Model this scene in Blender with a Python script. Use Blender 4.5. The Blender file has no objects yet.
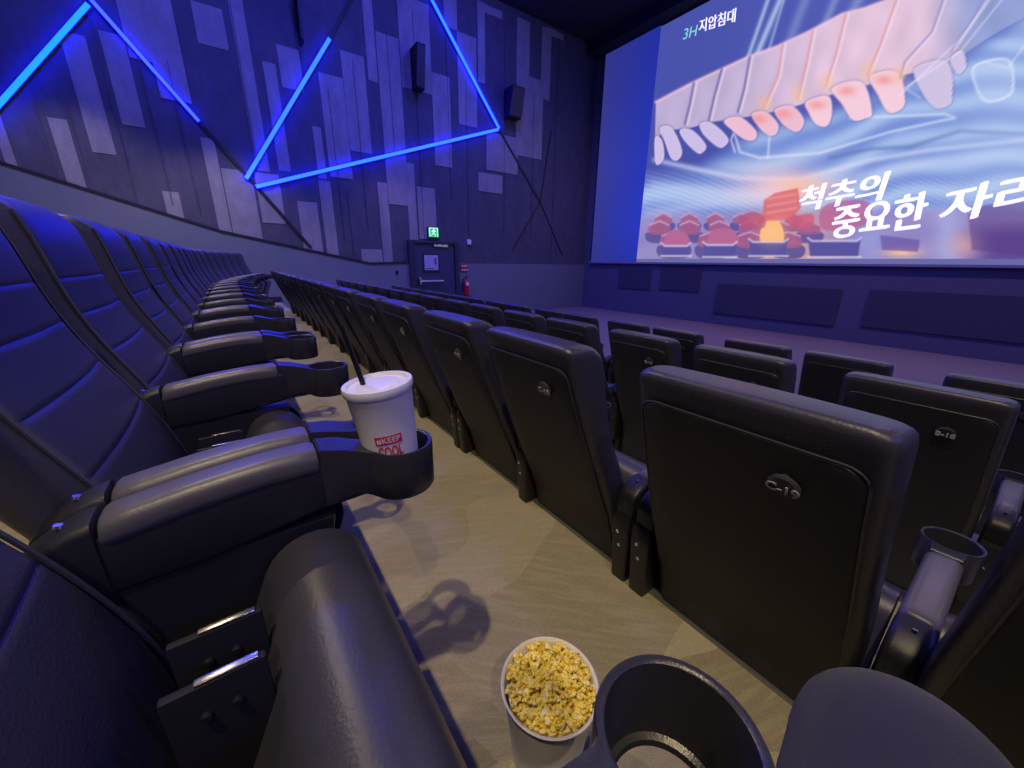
import bpy, bmesh, math, random
import numpy as np
from mathutils import Vector, Matrix
random.seed(7)
PI = math.pi
col = bpy.context.scene.collection
sc = bpy.context.scene

# ------------------------------------------------------------------ camera solution
F_PX = 380.0
RX = Vector((0.813, 0.168, -0.557)); RY = Vector((-0.582, 0.254, -0.773)); RZ = Vector((0.012, 0.952, 0.304))
def _cam_basis():
    f = F_PX
    d = Vector((497 - 512, 1573 - 384, f)).normalized()
    r = Vector((226 - 512, 259 - 384, f)); r = (r - d * r.dot(d)).normalized()
    up = -d
    cv = lambda v: Vector((v.x, -v.y, -v.z))
    Y = cv(r); Z = cv(up); X = Y.cross(Z)
    return X, Y, Z
X_, Y_, Z_ = _cam_basis()
def ray(u, v):
    c = Vector((u - 512.0, -(v - 384.0), -F_PX))
    return Vector((X_.dot(c), Y_.dot(c), Z_.dot(c)))
def at(u, v, axis, val):
    """point of the plane axis=val that was surveyed at image point (u, v)"""
    w = ray(u, v); return w * (val / w[axis])

cam = bpy.data.cameras.new('camera'); co = bpy.data.objects.new('camera', cam); col.objects.link(co)
M3 = Matrix((X_, Y_, Z_))
co.matrix_world = M3.to_4x4()
cam.sensor_width = 36; cam.lens = F_PX / 1024 * 36; cam.clip_start = 0.01; cam.clip_end = 100
sc.camera = co
sc.view_settings.view_transform = 'Standard'; sc.view_settings.look = 'None'
sc.view_settings.gamma = 1; sc.view_settings.exposure = 0; sc.view_settings.use_curve_mapping = False
sc.cycles.use_denoising = True
sc.cycles.max_bounces = 6; sc.cycles.sample_clamp_indirect = 4

# ------------------------------------------------------------------ materials
def mat(name, color, rough=0.5, metal=0.0, bump=None, mottle=None, emit=None, spec=0.5, sheen=0):
    m = bpy.data.materials.new(name); m.use_nodes = True
    nt = m.node_tree; b = nt.nodes['Principled BSDF']
    b.inputs['Base Color'].default_value = (*color, 1); b.inputs['Roughness'].default_value = rough
    b.inputs['Metallic'].default_value = metal; b.inputs['Specular IOR Level'].default_value = spec
    if sheen: b.inputs['Sheen Weight'].default_value = sheen
    tc = nt.nodes.new('ShaderNodeTexCoord')
    if mottle:
        n = nt.nodes.new('ShaderNodeTexNoise'); n.inputs['Scale'].default_value = mottle[0]; n.inputs['Detail'].default_value = 6
        mx = nt.nodes.new('ShaderNodeMix'); mx.data_type = 'RGBA'
        mx.inputs[6].default_value = (*[c * (1 - mottle[1]) for c in color], 1)
        mx.inputs[7].default_value = (*[min(1, c * (1 + mottle[1])) for c in color], 1)
        nt.links.new(tc.outputs['Object'], n.inputs['Vector']); nt.links.new(n.outputs['Fac'], mx.inputs[0])
        nt.links.new(mx.outputs[2], b.inputs['Base Color'])
    if bump:
        n = nt.nodes.new('ShaderNodeTexNoise'); n.inputs['Scale'].default_value = bump[0]; n.inputs['Detail'].default_value = 3
        bp = nt.nodes.new('ShaderNodeBump'); bp.inputs['Strength'].default_value = bump[1]; bp.inputs['Distance'].default_value = 0.002
        nt.links.new(tc.outputs['Object'], n.inputs['Vector']); nt.links.new(n.outputs['Fac'], bp.inputs['Height'])
        nt.links.new(bp.outputs['Normal'], b.inputs['Normal'])
    if emit:
        b.inputs['Emission Color'].default_value = (*emit[0], 1); b.inputs['Emission Strength'].default_value = emit[1]
    return m
LEATHER = mat('leather', (0.040, 0.039, 0.058), 0.38, bump=(260, 0.25), mottle=(9, 0.12), spec=.6)
LEATHER_BACK = mat('leather_back', (0.021, 0.021, 0.033), 0.55, bump=(300, 0.25))
PAD = mat('pad_leather', (0.10, 0.096, 0.105), 0.36, bump=(320, 0.2))
PLASTIC = mat('plastic', (0.016, 0.016, 0.024), 0.42, bump=(500, 0.15))
HOLDER = mat('holder_plastic', (0.028, 0.028, 0.036), 0.30, bump=(500, 0.15))
STEEL = mat('steel', (0.75, 0.75, 0.72), 0.25, metal=1)
SCREW = mat('screw', (0.8, 0.8, 0.8), 0.2, metal=1)
PLATE = mat('plate', (0.05, 0.05, 0.06), 0.22)
MARK = mat('mark', (0.62, 0.62, 0.66), 0.4)
WHITE = mat('paper', (0.82, 0.80, 0.80), 0.45)
LID = mat('lid', (0.80, 0.80, 0.84), 0.22)
RED = mat('red_print', (0.70, 0.03, 0.10), 0.5)
STRAW = mat('straw', (0.008, 0.008, 0.01), 0.3)
TRIM = mat('trim', (0.02, 0.02, 0.028), 0.5)
NOSE = mat('nosing', (0.10, 0.10, 0.10), 0.45, metal=0.3)
DADO = mat('dado', (0.17, 0.19, 0.24), 0.55, mottle=(1.5, 0.06))
DARKW = mat('wall_dark', (0.05, 0.05, 0.07), 0.85, mottle=(2.5, 0.15))
SCRW = mat('screen_wall', (0.12, 0.12, 0.17), 0.8, mottle=(1.2, 0.06))
GRILLE = mat('grille', (0.085, 0.085, 0.115), 0.9)
CEIL = mat('ceiling', (0.02, 0.02, 0.025), 0.95)
DOORM = mat('door', (0.045, 0.05, 0.11), 0.5)
FRAME = mat('frame', (0.03, 0.03, 0.06), 0.5)
BOX = mat('box', (0.010, 0.010, 0.016), 0.6, spec=.25)
DENIM = mat('trouser', (0.016, 0.016, 0.036), 0.9, bump=(900, 0.6), mottle=(160, 0.25), sheen=0.15)
SHOE = mat('shoe', (0.03, 0.03, 0.03), 0.5)
REDP = mat('extinguisher', (0.5, 0.02, 0.02), 0.35)
GREENC = mat('clip', (0.12, 0.2, 0.08), 0.5)

def wallpanel(name, c, sc_=3.0):
    m = mat(name, c, 0.85); nt = m.node_tree; b = nt.nodes['Principled BSDF']
    tc = nt.nodes.new('ShaderNodeTexCoord'); mp = nt.nodes.new('ShaderNodeMapping'); mp.inputs['Scale'].default_value = (1.6, 1.0, 0.7)
    n = nt.nodes.new('ShaderNodeTexNoise'); n.inputs['Scale'].default_value = sc_; n.inputs['Detail'].default_value = 8; n.inputs['Roughness'].default_value = .7
    n2 = nt.nodes.new('ShaderNodeTexNoise'); n2.inputs['Scale'].default_value = 60; n2.inputs['Detail'].default_value = 2
    ad = nt.nodes.new('ShaderNodeMath'); ad.operation = 'ADD'
    ml = nt.nodes.new('ShaderNodeMath'); ml.operation = 'MULTIPLY'; ml.inputs[1].default_value = .5
    mr = nt.nodes.new('ShaderNodeMapRange'); mr.inputs[1].default_value = .55; mr.inputs[2].default_value = .95; mr.inputs[3].default_value = .8; mr.inputs[4].default_value = 1.2
    mx = nt.nodes.new('ShaderNodeVectorMath'); mx.operation = 'SCALE'; mx.inputs[0].default_value = c
    L = nt.links.new
    L(tc.outputs['Object'], mp.inputs[0]); L(mp.outputs[0], n.inputs['Vector']); L(tc.outputs['Object'], n2.inputs['Vector'])
    L(n2.outputs['Fac'], ml.inputs[0]); L(n.outputs['Fac'], ad.inputs[0]); L(ml.outputs[0], ad.inputs[1])
    L(ad.outputs[0], mr.inputs[0]); L(mr.outputs[0], mx.inputs['Scale']); L(mx.outputs[0], b.inputs['Base Color'])
    return m
PANEL_L = wallpanel('panel_light', (0.29, 0.275, 0.285))
PANEL_D = wallpanel('panel_dark', (0.085, 0.085, 0.12))

def carpet(name, c1, c2, c3, scale=1.0):
    """tan carpet: big curved patches, each with a brushed streak of its own direction"""
    m = mat(name, c1, 0.95, spec=0.1); nt = m.node_tree; b = nt.nodes['Principled BSDF']; N = nt.nodes.new; L = nt.links.new
    tc = N('ShaderNodeTexCoord')
    nz = N('ShaderNodeTexNoise'); nz.inputs['Scale'].default_value = 1.6 * scale; nz.inputs['Detail'].default_value = 1
    L(tc.outputs['Object'], nz.inputs['Vector'])
    mxv = N('ShaderNodeMix'); mxv.data_type = 'VECTOR'; mxv.inputs[0].default_value = .38
    L(tc.outputs['Object'], mxv.inputs[4]); L(nz.outputs['Color'], mxv.inputs[5])
    vo = N('ShaderNodeTexVoronoi'); vo.inputs['Scale'].default_value = 2.6 * scale; L(mxv.outputs[1], vo.inputs['Vector'])
    sep = N('ShaderNodeSeparateColor'); L(vo.outputs['Color'], sep.inputs[0])
    rot = N('ShaderNodeVectorRotate'); rot.rotation_type = 'Z_AXIS'
    an = N('ShaderNodeMath'); an.operation = 'MULTIPLY'; an.inputs[1].default_value = 1.1; L(sep.outputs[0], an.inputs[0])
    L(tc.outputs['Object'], rot.inputs['Vector']); L(an.outputs[0], rot.inputs['Angle'])
    mp = N('ShaderNodeMapping'); mp.inputs['Scale'].default_value = (5, 40, 5); L(rot.outputs[0], mp.inputs[0])
    st = N('ShaderNodeTexNoise'); st.inputs['Scale'].default_value = 1.6; st.inputs['Detail'].default_value = 6; L(mp.outputs[0], st.inputs['Vector'])
    fine = N('ShaderNodeTexNoise'); fine.inputs['Scale'].default_value = 420; fine.inputs['Detail'].default_value = 2; L(tc.outputs['Object'], fine.inputs['Vector'])
    r1 = N('ShaderNodeMix'); r1.data_type = 'RGBA'; r1.inputs[6].default_value = (*c1, 1); r1.inputs[7].default_value = (*c2, 1); L(sep.outputs[1], r1.inputs[0])
    r2 = N('ShaderNodeMix'); r2.data_type = 'RGBA'; r2.inputs[7].default_value = (*c3, 1); L(r1.outputs[2], r2.inputs[6])
    mr = N('ShaderNodeMapRange'); mr.inputs[1].default_value = .45; mr.inputs[2].default_value = .7; mr.inputs[3].default_value = 0; mr.inputs[4].default_value = .35
    L(st.outputs['Fac'], mr.inputs[0]); L(mr.outputs[0], r2.inputs[0])
    mr2 = N('ShaderNodeMapRange'); mr2.inputs[1].default_value = .3; mr2.inputs[2].default_value = .7; mr2.inputs[3].default_value = .82; mr2.inputs[4].default_value = 1.18
    L(fine.outputs['Fac'], mr2.inputs[0])
    vs = N('ShaderNodeVectorMath'); vs.operation = 'SCALE'; L(r2.outputs[2], vs.inputs[0]); L(mr2.outputs[0], vs.inputs['Scale'])
    L(vs.outputs[0], b.inputs['Base Color'])
    bp = N('ShaderNodeBump'); bp.inputs['Strength'].default_value = .5; bp.inputs['Distance'].default_value = .002; L(fine.outputs['Fac'], bp.inputs['Height']); L(bp.outputs[0], b.inputs['Normal'])
    return m
CARPET = carpet('carpet', (0.36, 0.325, 0.215), (0.20, 0.178, 0.122), (0.42, 0.385, 0.245))
CARPET_F = carpet('carpet_front', (0.24, 0.19, 0.20), (0.22, 0.175, 0.185), (0.25, 0.20, 0.21), 0.5)
RISER = mat('riser', (0.05, 0.05, 0.055), 0.9)

# ------------------------------------------------------------------ mesh helpers
def obj(name, bm, m, parent=None, smooth=True):
    bmesh.ops.recalc_face_normals(bm, faces=bm.faces[:])
    me = bpy.data.meshes.new(name); bm.to_mesh(me); bm.free()
    for x in (m if isinstance(m, (list, tuple)) else [m]): me.materials.append(x)
    if smooth:
        me.shade_smooth()
        me.set_sharp_from_angle(angle=math.radians(40))
    o = bpy.data.objects.new(name, me); col.objects.link(o)
    if parent: o.parent = parent
    return o
def tag(o, label=None, cat=None, group=None, kind=None):
    if label: o['label'] = label
    if cat: o['category'] = cat
    if group: o['group'] = group
    if kind: o['kind'] = kind
    return o
def empty(name, loc=(0, 0, 0), rz=0):
    o = bpy.data.objects.new(name, None); col.objects.link(o); o.location = loc; o.rotation_euler = (0, 0, rz)
    o.empty_display_size = .05
    return o
def loft(bm, loops, closed=True, cap0=True, cap1=True, mi=0):
    rows = [[bm.verts.new(p) for p in lp] for lp in loops]
    n = len(rows[0])
    for a, b in zip(rows, rows[1:]):
        for i in range(n if closed else n - 1):
            j = (i + 1) % n
            f = bm.faces.new((a[i], a[j], b[j], b[i])); f.material_index = mi
    if cap0: f = bm.faces.new(rows[0][::-1]); f.material_index = mi
    if cap1: f = bm.faces.new(rows[-1]); f.material_index = mi
    return rows
def box(bm, x0, x1, y0, y1, z0, z1, bev=0, mi=0, seg=2):
    r = bmesh.ops.create_cube(bm, size=1)
    for v in r['verts']:
        v.co = Vector(((x0 + x1) / 2 + v.co.x * (x1 - x0), (y0 + y1) / 2 + v.co.y * (y1 - y0), (z0 + z1) / 2 + v.co.z * (z1 - z0)))
    fs = set(f for v in r['verts'] for f in v.link_faces)
    for f in fs: f.material_index = mi
    if bev:
        es = set(e for v in r['verts'] for e in v.link_edges)
        bmesh.ops.bevel(bm, geom=list(es), offset=bev, segments=seg, affect='EDGES', profile=.5)
def rrect(hw, hh, r, n=5):
    """rounded rectangle loop, 4*(n+1) points, in (a, b)"""
    pts = []
    for cx, cy, a0 in ((hw - r, hh - r, 0), (-hw + r, hh - r, PI / 2), (-hw + r, -hh + r, PI), (hw - r, -hh + r, 3 * PI / 2)):
        for k in range(n + 1):
            a = a0 + PI / 2 * k / n
            pts.append((cx + r * math.cos(a), cy + r * math.sin(a)))
    return pts
def tube(bm, pts, rad, n=8, mi=0):
    loops = []
    pts = [Vector(p) for p in pts]
    for i, p in enumerate(pts):
        t = (pts[min(i + 1, len(pts) - 1)] - pts[max(i - 1, 0)]).normalized()
        a = t.cross(Vector((0, 0, 1)) if abs(t.z) < .9 else Vector((0, 1, 0))).normalized(); b = t.cross(a)
        r = rad[i] if isinstance(rad, (list, tuple)) else rad
        loops.append([p + a * (r * math.cos(2 * PI * k / n)) + b * (r * math.sin(2 * PI * k / n)) for k in range(n)])
    loft(bm, loops, mi=mi)
def disc(bm, c, ax, r, th, n=20, mi=0, bev=0):
    """short cylinder centred at c along axis ax (unit)"""
    ax = Vector(ax).normalized(); c = Vector(c)
    a = ax.cross(Vector((0, 0, 1)) if abs(ax.z) < .9 else Vector((0, 1, 0))).normalized(); b = ax.cross(a)
    ring = lambda rr, h: [c + ax * h + a * (rr * math.cos(2 * PI * k / n)) + b * (rr * math.sin(2 * PI * k / n)) for k in range(n)]
    if bev: loft(bm, [ring(r - bev, -th / 2), ring(r, -th / 2 + bev), ring(r, th / 2 - bev), ring(r - bev, th / 2)], mi=mi)
    else: loft(bm, [ring(r, -th / 2), ring(r, th / 2)], mi=mi)
def lathe(bm, prof, c=(0, 0, 0), n=40, mi=0, cap0=True, cap1=True):
    loops = [[(c[0] + r * math.cos(2 * PI * k / n), c[1] + r * math.sin(2 * PI * k / n), c[2] + z) for k in range(n)] for r, z in prof]
    return loft(bm, loops, cap0=cap0, cap1=cap1, mi=mi)
def text_mesh(s, size, bold=0.0, spacing=1.0, shear=0.0, extrude=0.0):
    cu = bpy.data.curves.new('t', 'FONT'); cu.body = s; cu.size = size; cu.offset = bold; cu.extrude = extrude
    cu.space_character = spacing; cu.shear = shear; cu.align_x = 'CENTER'; cu.align_y = 'CENTER'; cu.resolution_u = 4
    o = bpy.data.objects.new('t', cu); col.objects.link(o)
    dg = bpy.context.evaluated_depsgraph_get()
    me = bpy.data.meshes.new_from_object(o.evaluated_get(dg))
    bpy.data.objects.remove(o); bpy.data.curves.remove(cu)
    return me
def interp(tab, h):
    if h <= tab[0][0]: return tab[0][1]
    for (a, b), (c, d) in zip(tab, tab[1:]):
        if h <= c: return b + (d - b) * (h - a) / (c - a)
    return tab[-1][1]

# ------------------------------------------------------------------ cinema seat (local: origin on the floor under the arm hinge, +x forward, +y left)
FRONT = [(.20, .06), (.336, .062), (.457, .06), (.562, .036), (.655, .003), (.714, -.024), (.784, -.058), (.874, -.088), (.944, -.100), (1.0, -.108), (1.05, -.120), (1.10, -.140)]
REAR = [(.20, .020), (.33, .012), (.47, -.022), (.60, -.078), (.70, -.120), (.82, -.168), (.92, -.207), (1.0, -.236), (1.06, -.256), (1.10, -.266)]
def smooth_tab(tab):
    hs = [tab[0][0] + (tab[-1][0] - tab[0][0]) * i / 60 for i in range(61)]
    vs = [interp(tab, h) for h in hs]
    for _ in range(14):
        vs = [vs[0]] + [(vs[i - 1] + 2 * vs[i] + vs[i + 1]) / 4 for i in range(1, 60)] + [vs[-1]]
    return list(zip(hs, vs))
FRONT = smooth_tab(FRONT); REAR = smooth_tab(REAR)
def halfw(h): return interp([(.2, .222), (.45, .226), (.7, .220), (.95, .208), (1.1, .202)], h)
SEAMS = (.925, .85, .765, .67)
def build_backrest(bm):
    hs = [.20, .24, .30, .36, .42, .48, .54, .60]
    h = .62
    while h < 1.04: hs.append(h); h += .022
    for s in SEAMS: hs += [s - .011, s - .004, s, s + .004, s + .011]
    hs += [1.048, 1.056, 1.064, 1.070]; hs = sorted(hs)
    hs = [a for a in hs if any(abs(a - s - q) < 1e-6 for s in SEAMS for q in (-.011, -.004, 0, .004, .011)) or all(abs(a - s) > .016 for s in SEAMS)]
    secs = [(a, 0, any(abs(a - s) < 1e-4 for s in SEAMS)) for a in hs]
    for k in range(1, 7):
        a = PI / 2 * k / 6
        secs.append((1.076 + .024 * math.sin(a), .024 * (1 - math.cos(a)), False))
    loops = []
    n = 8
    for h, ins, seam in secs:
        xf, xb = interp(FRONT, h) , interp(REAR, h)
        q_ = min(1, max(0, (h - 1.045) / .055)); xf -= .058 * (1 - math.sqrt(max(0, 1 - q_ * q_)))
        hw = halfw(h) - ins; xb += ins * .8; xf -= ins * .3; cx = (xf + xb) / 2; hx = max((xf - xb) / 2, .008)
        r = min(.028, hx * .9)
        lp = []
        # front straight run subdivided so the crown and the seams can bend it
        def add(x, y): 
            if x > 0:
                t = max(0, 1 - (y / hw) ** 2); x2 = x + .012 * t * (1 if h > .5 else .3)
                if abs(y) > hw - .030: x2 -= 0
                if seam and abs(y) < hw - .012: x2 -= .0018
                x = x2
            lp.append((cx + x, y, h))
        for k in range(6):                                  # front right corner
            a = -PI / 2 + PI / 2 * k / 5
            add(hx - r + r * math.cos(a), -hw + r + r * math.sin(a))
        for k in range(1, 12): add(hx, -hw + r + (2 * hw - 2 * r) * k / 12)
        for k in range(6):
            a = PI / 2 * k / 5
            add(hx - r + r * math.cos(a), hw - r + r * math.sin(a))
        for k in range(6):
            a = PI / 2 + PI / 2 * k / 5
            add(-hx + r + r * math.cos(a), hw - r + r * math.sin(a))
        for k in range(1, 6): add(-hx, hw - r - (2 * hw - 2 * r) * k / 6)
        for k in range(6):
            a = PI + PI / 2 * k / 5
            add(-hx + r + r * math.cos(a), -hw + r + r * math.sin(a))
        loops.append(lp)
    loft(bm, loops)
def build_back_panel(bm):
    """raised rear panel with rounded upper corners"""
    H0, H1, R = .22, 1.035, .030
    hs = [H0 + (H1 - R - H0) * i / 22 for i in range(23)] + [H1 - R + R * math.sin(PI / 2 * k / 6) for k in range(1, 7)]
    rows = []
    def rowpts(h, raise_):
        w = halfw(h) - .024
        if h > H1 - R: w -= R * (1 - math.sqrt(max(0, 1 - ((h - (H1 - R)) / R) ** 2)))
        bx = interp(REAR, h)
        pts = [(bx + .004, -w - .003, h), (bx - raise_ * .7, -w, h)]
        for k in range(9): pts.append((bx - raise_, -w + .006 + (2 * w - .012) * k / 8, h))
        return pts + [(bx - raise_ * .7, w, h), (bx + .004, w + .003, h)]
    for h in hs: rows.append(rowpts(h, .009))
    top = [(p[0] + .013, p[1], p[2] + .003) for p in rows[-1]]
    rows.append(top)
    bot = [(p[0] + .010, p[1], p[2]) for p in rows[0]]
    loft(bm, [bot] + rows, closed=False, cap0=False, cap1=False)
def build_rear_piping(bm):
    pts = []
    H1, R = 1.038, .032
    for i in range(13):
        h = .50 + (H1 - R - .50) * i / 12; pts.append((interp(REAR, h) - .006, halfw(h) - .022, h))
    for k in range(1, 7):
        a = PI / 2 * k / 6; h = H1 - R + R * math.sin(a); pts.append((interp(REAR, h) - .006, halfw(H1 - R) - .022 - R * (1 - math.cos(a)), h))
    full = pts + [(p[0], -p[1], p[2]) for p in reversed(pts)]
    tube(bm, full, .0020, 6)
def build_front_piping(bm, sides=(-1,)):
    for s in sides:
        pts = []
        for i in range(40):
            h = .45 + (1.06 - .45) * i / 39
            pts.append((interp(FRONT, h) + .000, s * (halfw(h) - .010), h))
        tube(bm, pts, .0032, 6)
def build_cushion(bm):
    """seat cushion tipped up: thick rounded slab"""
    base = Vector((.125, 0, .235)); tip = Vector((.240, 0, .508)); ax = (tip - base).normalized(); nx = Vector((ax.z, 0, -ax.x))
    L = (tip - base).length
    loops = []
    N = 20
    hy = .228
    # sections along y, rounded at both ends
    def sec(y, ins):
        lp = []
        th = .070 - ins; l0 = -.02 + ins
        for k in range(13):
            a = -PI / 2 + PI * k / 12          # rounded tip
            lp.append(base + ax * (L + (th) * math.cos(a)) + nx * (-th * math.sin(a)))
        lp2 = []
        for k in range(1, 6):
            lp2.append(base + ax * (L - L * k / 5.0 + l0) + nx * (-th + .0 * k))
        for k in range(1, 4): lp2.append(base + ax * l0 + nx * (-th + 2 * th * k / 4))
        for k in range(0, 5): lp2.append(base + ax * (l0 + L * k / 5.0) + nx * (th))
        # orientation: tip arc goes from +th (k=0) to -th
        out = lp + lp2
        return [Vector((p.x, y, p.z)) for p in out]
    ys = []
    R = .03
    for k in range(5):
        a = PI / 2 * k / 4; ys.append((-hy + R * (1 - math.sin(a)), R * (1 - math.cos(a)) if False else R * (1 - math.sin(a)) * 0 + R * (1 - math.cos(PI / 2 - a))))
    seq = ys + [(-.1, 0), (0, 0), (.1, 0)] + [(-y, i) for y, i in reversed(ys)]
    loft(bm, [sec(y, i) for y, i in seq])
AX_PAD0, AX_PAD1, AX_RING = .030, .268, .392
def armtop(x): return interp([(-.03, .655), (0, .672), (.03, .680), (.12, .694), (.2, .702), (.268, .702), (.30, .696), (.335, .684), (.36, .680), (.46, .680)], x)
def build_arm_body(bm):
    loops = []
    for x in [-.035, -.028, -.01, .02, .06, .12, .18, .24, .285, .31]:
        t = armtop(x) - .018; bt = interp([(-.035, .60), (0, .575), (.12, .578), (.285, .604), (.31, .62)], x)
        hw = .0265 if x > -.03 else .022
        loops.append([(x, a, (t + bt) / 2 + b) for a, b in rrect(hw, (t - bt) / 2, .010, 3)])
    loft(bm, loops)
def build_pad(bm):
    loops = []
    for i, x in enumerate([AX_PAD0, AX_PAD0 + .002, AX_PAD0 + .008, .06, .09, .12, .15, .18, .21, .24, AX_PAD1 - .008, AX_PAD1 - .002, AX_PAD1]):
        ins = .004 if x in (AX_PAD0, AX_PAD1) else 0.0015 if x in (AX_PAD0 + .002, AX_PAD1 - .002) else 0
        t = armtop(x) - ins; b = t - .040
        loops.append([(x, a, (t + b) / 2 + c) for a, c in rrect(.029 - ins, (t - b) / 2 - ins, .016, 5)])
    loft(bm, loops)
def build_cap(bm):
    """rear hinge cap of the arm with its little badge"""
    loops = []
    for x, dz, ins in ((-.052, -.026, .006), (-.048, -.016, .002), (-.036, -.006, 0), (-.015, 0, 0), (.010, 0, 0), (.026, 0, .001), (.0275, -.002, .004)):
        t = armtop(max(x, -.03)) + .002 + dz - ins; b = .56
        loops.append([(x, a, (t + b) / 2 + c) for a, c in rrect(.030 - ins, (t - b) / 2, .012, 3)])
    loft(bm, loops)
def build_badge(bm):
    disc(bm, (-.004, 0, .6745), (0.25, 0, 1), .0042, .004, 14)
def build_rear_hinge(bm):
    loops = []
    for z, x0, x1, hw in ((.30, -.035, .06, .020), (.34, -.05, .06, .026), (.50, -.062, .05, .029), (.555, -.064, .03, .030), (.572, -.058, .02, .026)):
        loops.append([((x0 + x1) / 2 + a, c, z) for a, c in rrect((x1 - x0) / 2, hw, .008, 3)])
    loft(bm, loops)
def build_screws(bm):
    disc(bm, (-.063, 0, 0), (-1, 0, .1), .006, .006, 12, bev=.0015)
def build_standard(bm):
    """side panel that carries the arm: foot, leg and head"""
    prof = [(0.0, -.02, .27, .026), (.02, -.02, .27, .026), (.03, .0, .24, .020), (.30, .01, .25, .020), (.52, .0, .27, .022), (.585, -.01, .28, .024)]
    loft(bm, [[((x0 + x1) / 2 + a, c, z) for a, c in rrect((x1 - x0) / 2, hw, .008, 3)] for z, x0, x1, hw in prof])
def build_holder(bm, off=0.0, n=64):
    cx, cy, ro, ri = AX_RING, off, .0545, .0475
    NH = 64
    out, top = [], []
    nx0 = AX_PAD1 - .001
    for k in range(NH):
        a = 2 * PI * k / NH; c, s = math.cos(a), math.sin(a)
        R = ro
        if c < -.05:                               # neck towards the pad: a tapering box from the ring
            best = 0
            for q in range(1, 80):
                rr = q * .002; x = cx + rr * c; y = cy + rr * s
                hwn = .033 + (.010 if x > .33 else 0) * 0
                blend = min(1, max(0, (x - nx0) / .09)); yc = off * blend
                if x >= nx0 and abs(y - yc) <= .029: best = rr
            R = max(ro, best)
        out.append((cx + R * c, cy + R * s)); top.append(armtop(cx + R * c))
    zb = .548
    def botz(x): return interp([(.268, .606), (.31, .618), (.325, .614), (.345, .600), (.46, .600)], x)
    o_top = [(x, y, t - .002) for (x, y), t in zip(out, top)]
    o_top2 = [(cx + (x - cx) * .975, cy + (y - cy) * .975, t + .0005) for (x, y), t in zip(out, top)]
    o_bot = [(x, y, botz(x) + .004) for (x, y) in out]
    o_bot2 = [(cx + (x - cx) * .96, cy + (y - cy) * .96, botz(x)) for (x, y) in out]
    def circ(r, z): return [(cx + r * math.cos(2 * PI * k / NH), cy + r * math.sin(2 * PI * k / NH), z) for k in range(NH)]
    def mid(f):
        lp = []
        for (x, y) in out:
            d = math.hypot(x - cx, y - cy); a = math.atan2(y - cy, x - cx); r = ri + .0025 + (d * .975 - ri - .0025) * f
            X = cx + r * math.cos(a); lp.append((X, cy + r * math.sin(a), armtop(X) + .0005))
        return lp
    inner_top = [(x, y, max(armtop(x), .680) + .0005) for x, y, _ in circ(ri + .0025, 0)]
    inner_top2 = [(x, y, max(armtop(x), .680) - .0015) for x, y, _ in circ(ri, 0)]
    loops = [circ(.037, .6025), o_bot2, o_bot, o_top, o_top2, mid(.66), mid(.33), inner_top, inner_top2, circ(ri - .003, .625), circ(ri - .005, .610), circ(.038, .608), circ(.037, .6025)]
    loft(bm, loops, cap0=False, cap1=False)
def build_clip(bm):
    box(bm, AX_RING - .038, AX_RING + .038, -.005, .005, .5995, .6025, .001)
    box(bm, AX_RING - .005, AX_RING + .005, -.009, .009, .6025, .612, .001)
def build_bracket(bm):
    box(bm, -.02, .15, -.02, .012, .30, .33, .003)
    box(bm, .085, .17, -.007, .003, .33, .582, .002)
    for x in (.115, .14): disc(bm, (x, -.009, .545), (0, -1, 0), .005, .006, 10, bev=.001)
def build_bracket_edge(bm): box(bm, .112, .164, -.006, .002, .582, .585, .0006)
def build_plate(bm):
    h = .960; x = interp(REAR, h) - .012
    ax = Vector((-1, 0, -.38)).normalized()
    disc(bm, (x, -.085, h), ax, .024, .010, 28, bev=.003)
    disc(bm, (x - .003, -.085, h + .017), ax, .008, .010, 12, bev=.003)

_cache = {}
def shared(name, fn, m, smooth=True):
    if name not in _cache:
        bm = bmesh.new(); fn(bm); o = obj(name, bm, m, None, smooth); _cache[name] = o.data; bpy.data.objects.remove(o)
    return _cache[name]
def part(kind, name, fn, m, parent, loc=(0, 0, 0)):
    o = bpy.data.objects.new(name, shared(kind, fn, m)); col.objects.link(o); o.parent = parent; o.location = loc
    return o
def add_arm(seat, y, off, near, holder_dy=0.0):
    arm = part('armrest', 'armrest', build_arm_body, PLASTIC, seat, (0, y, 0))
    p = part('arm_pad', 'arm_pad', build_pad, PAD, arm); p['label'] = 'grey padded arm top'
    key = 'cup_holder_%d' % round(off * 1000)
    hd = part(key, 'cup_holder', lambda b: build_holder(b, off), HOLDER, arm)
    part('hinge_cap', 'hinge_cap', build_cap, PLASTIC, arm)
    hs = part('hinge_cover', 'hinge_cover', build_rear_hinge, PLASTIC, arm)
    if near:
        b = part('badge', 'badge', build_badge, SCREW, arm); b['label'] = 'small bright metal badge'
        
        for sy, sz in ((.006, .515), (-.004, .472)):
            s = part('screw', 'screw', build_screws, SCREW, arm, (0, sy, sz)); s['label'] = 'bright metal screw'
    part('side_panel', 'side_panel', build_standard, PLASTIC, seat, (0, y, 0))
    return arm
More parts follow.
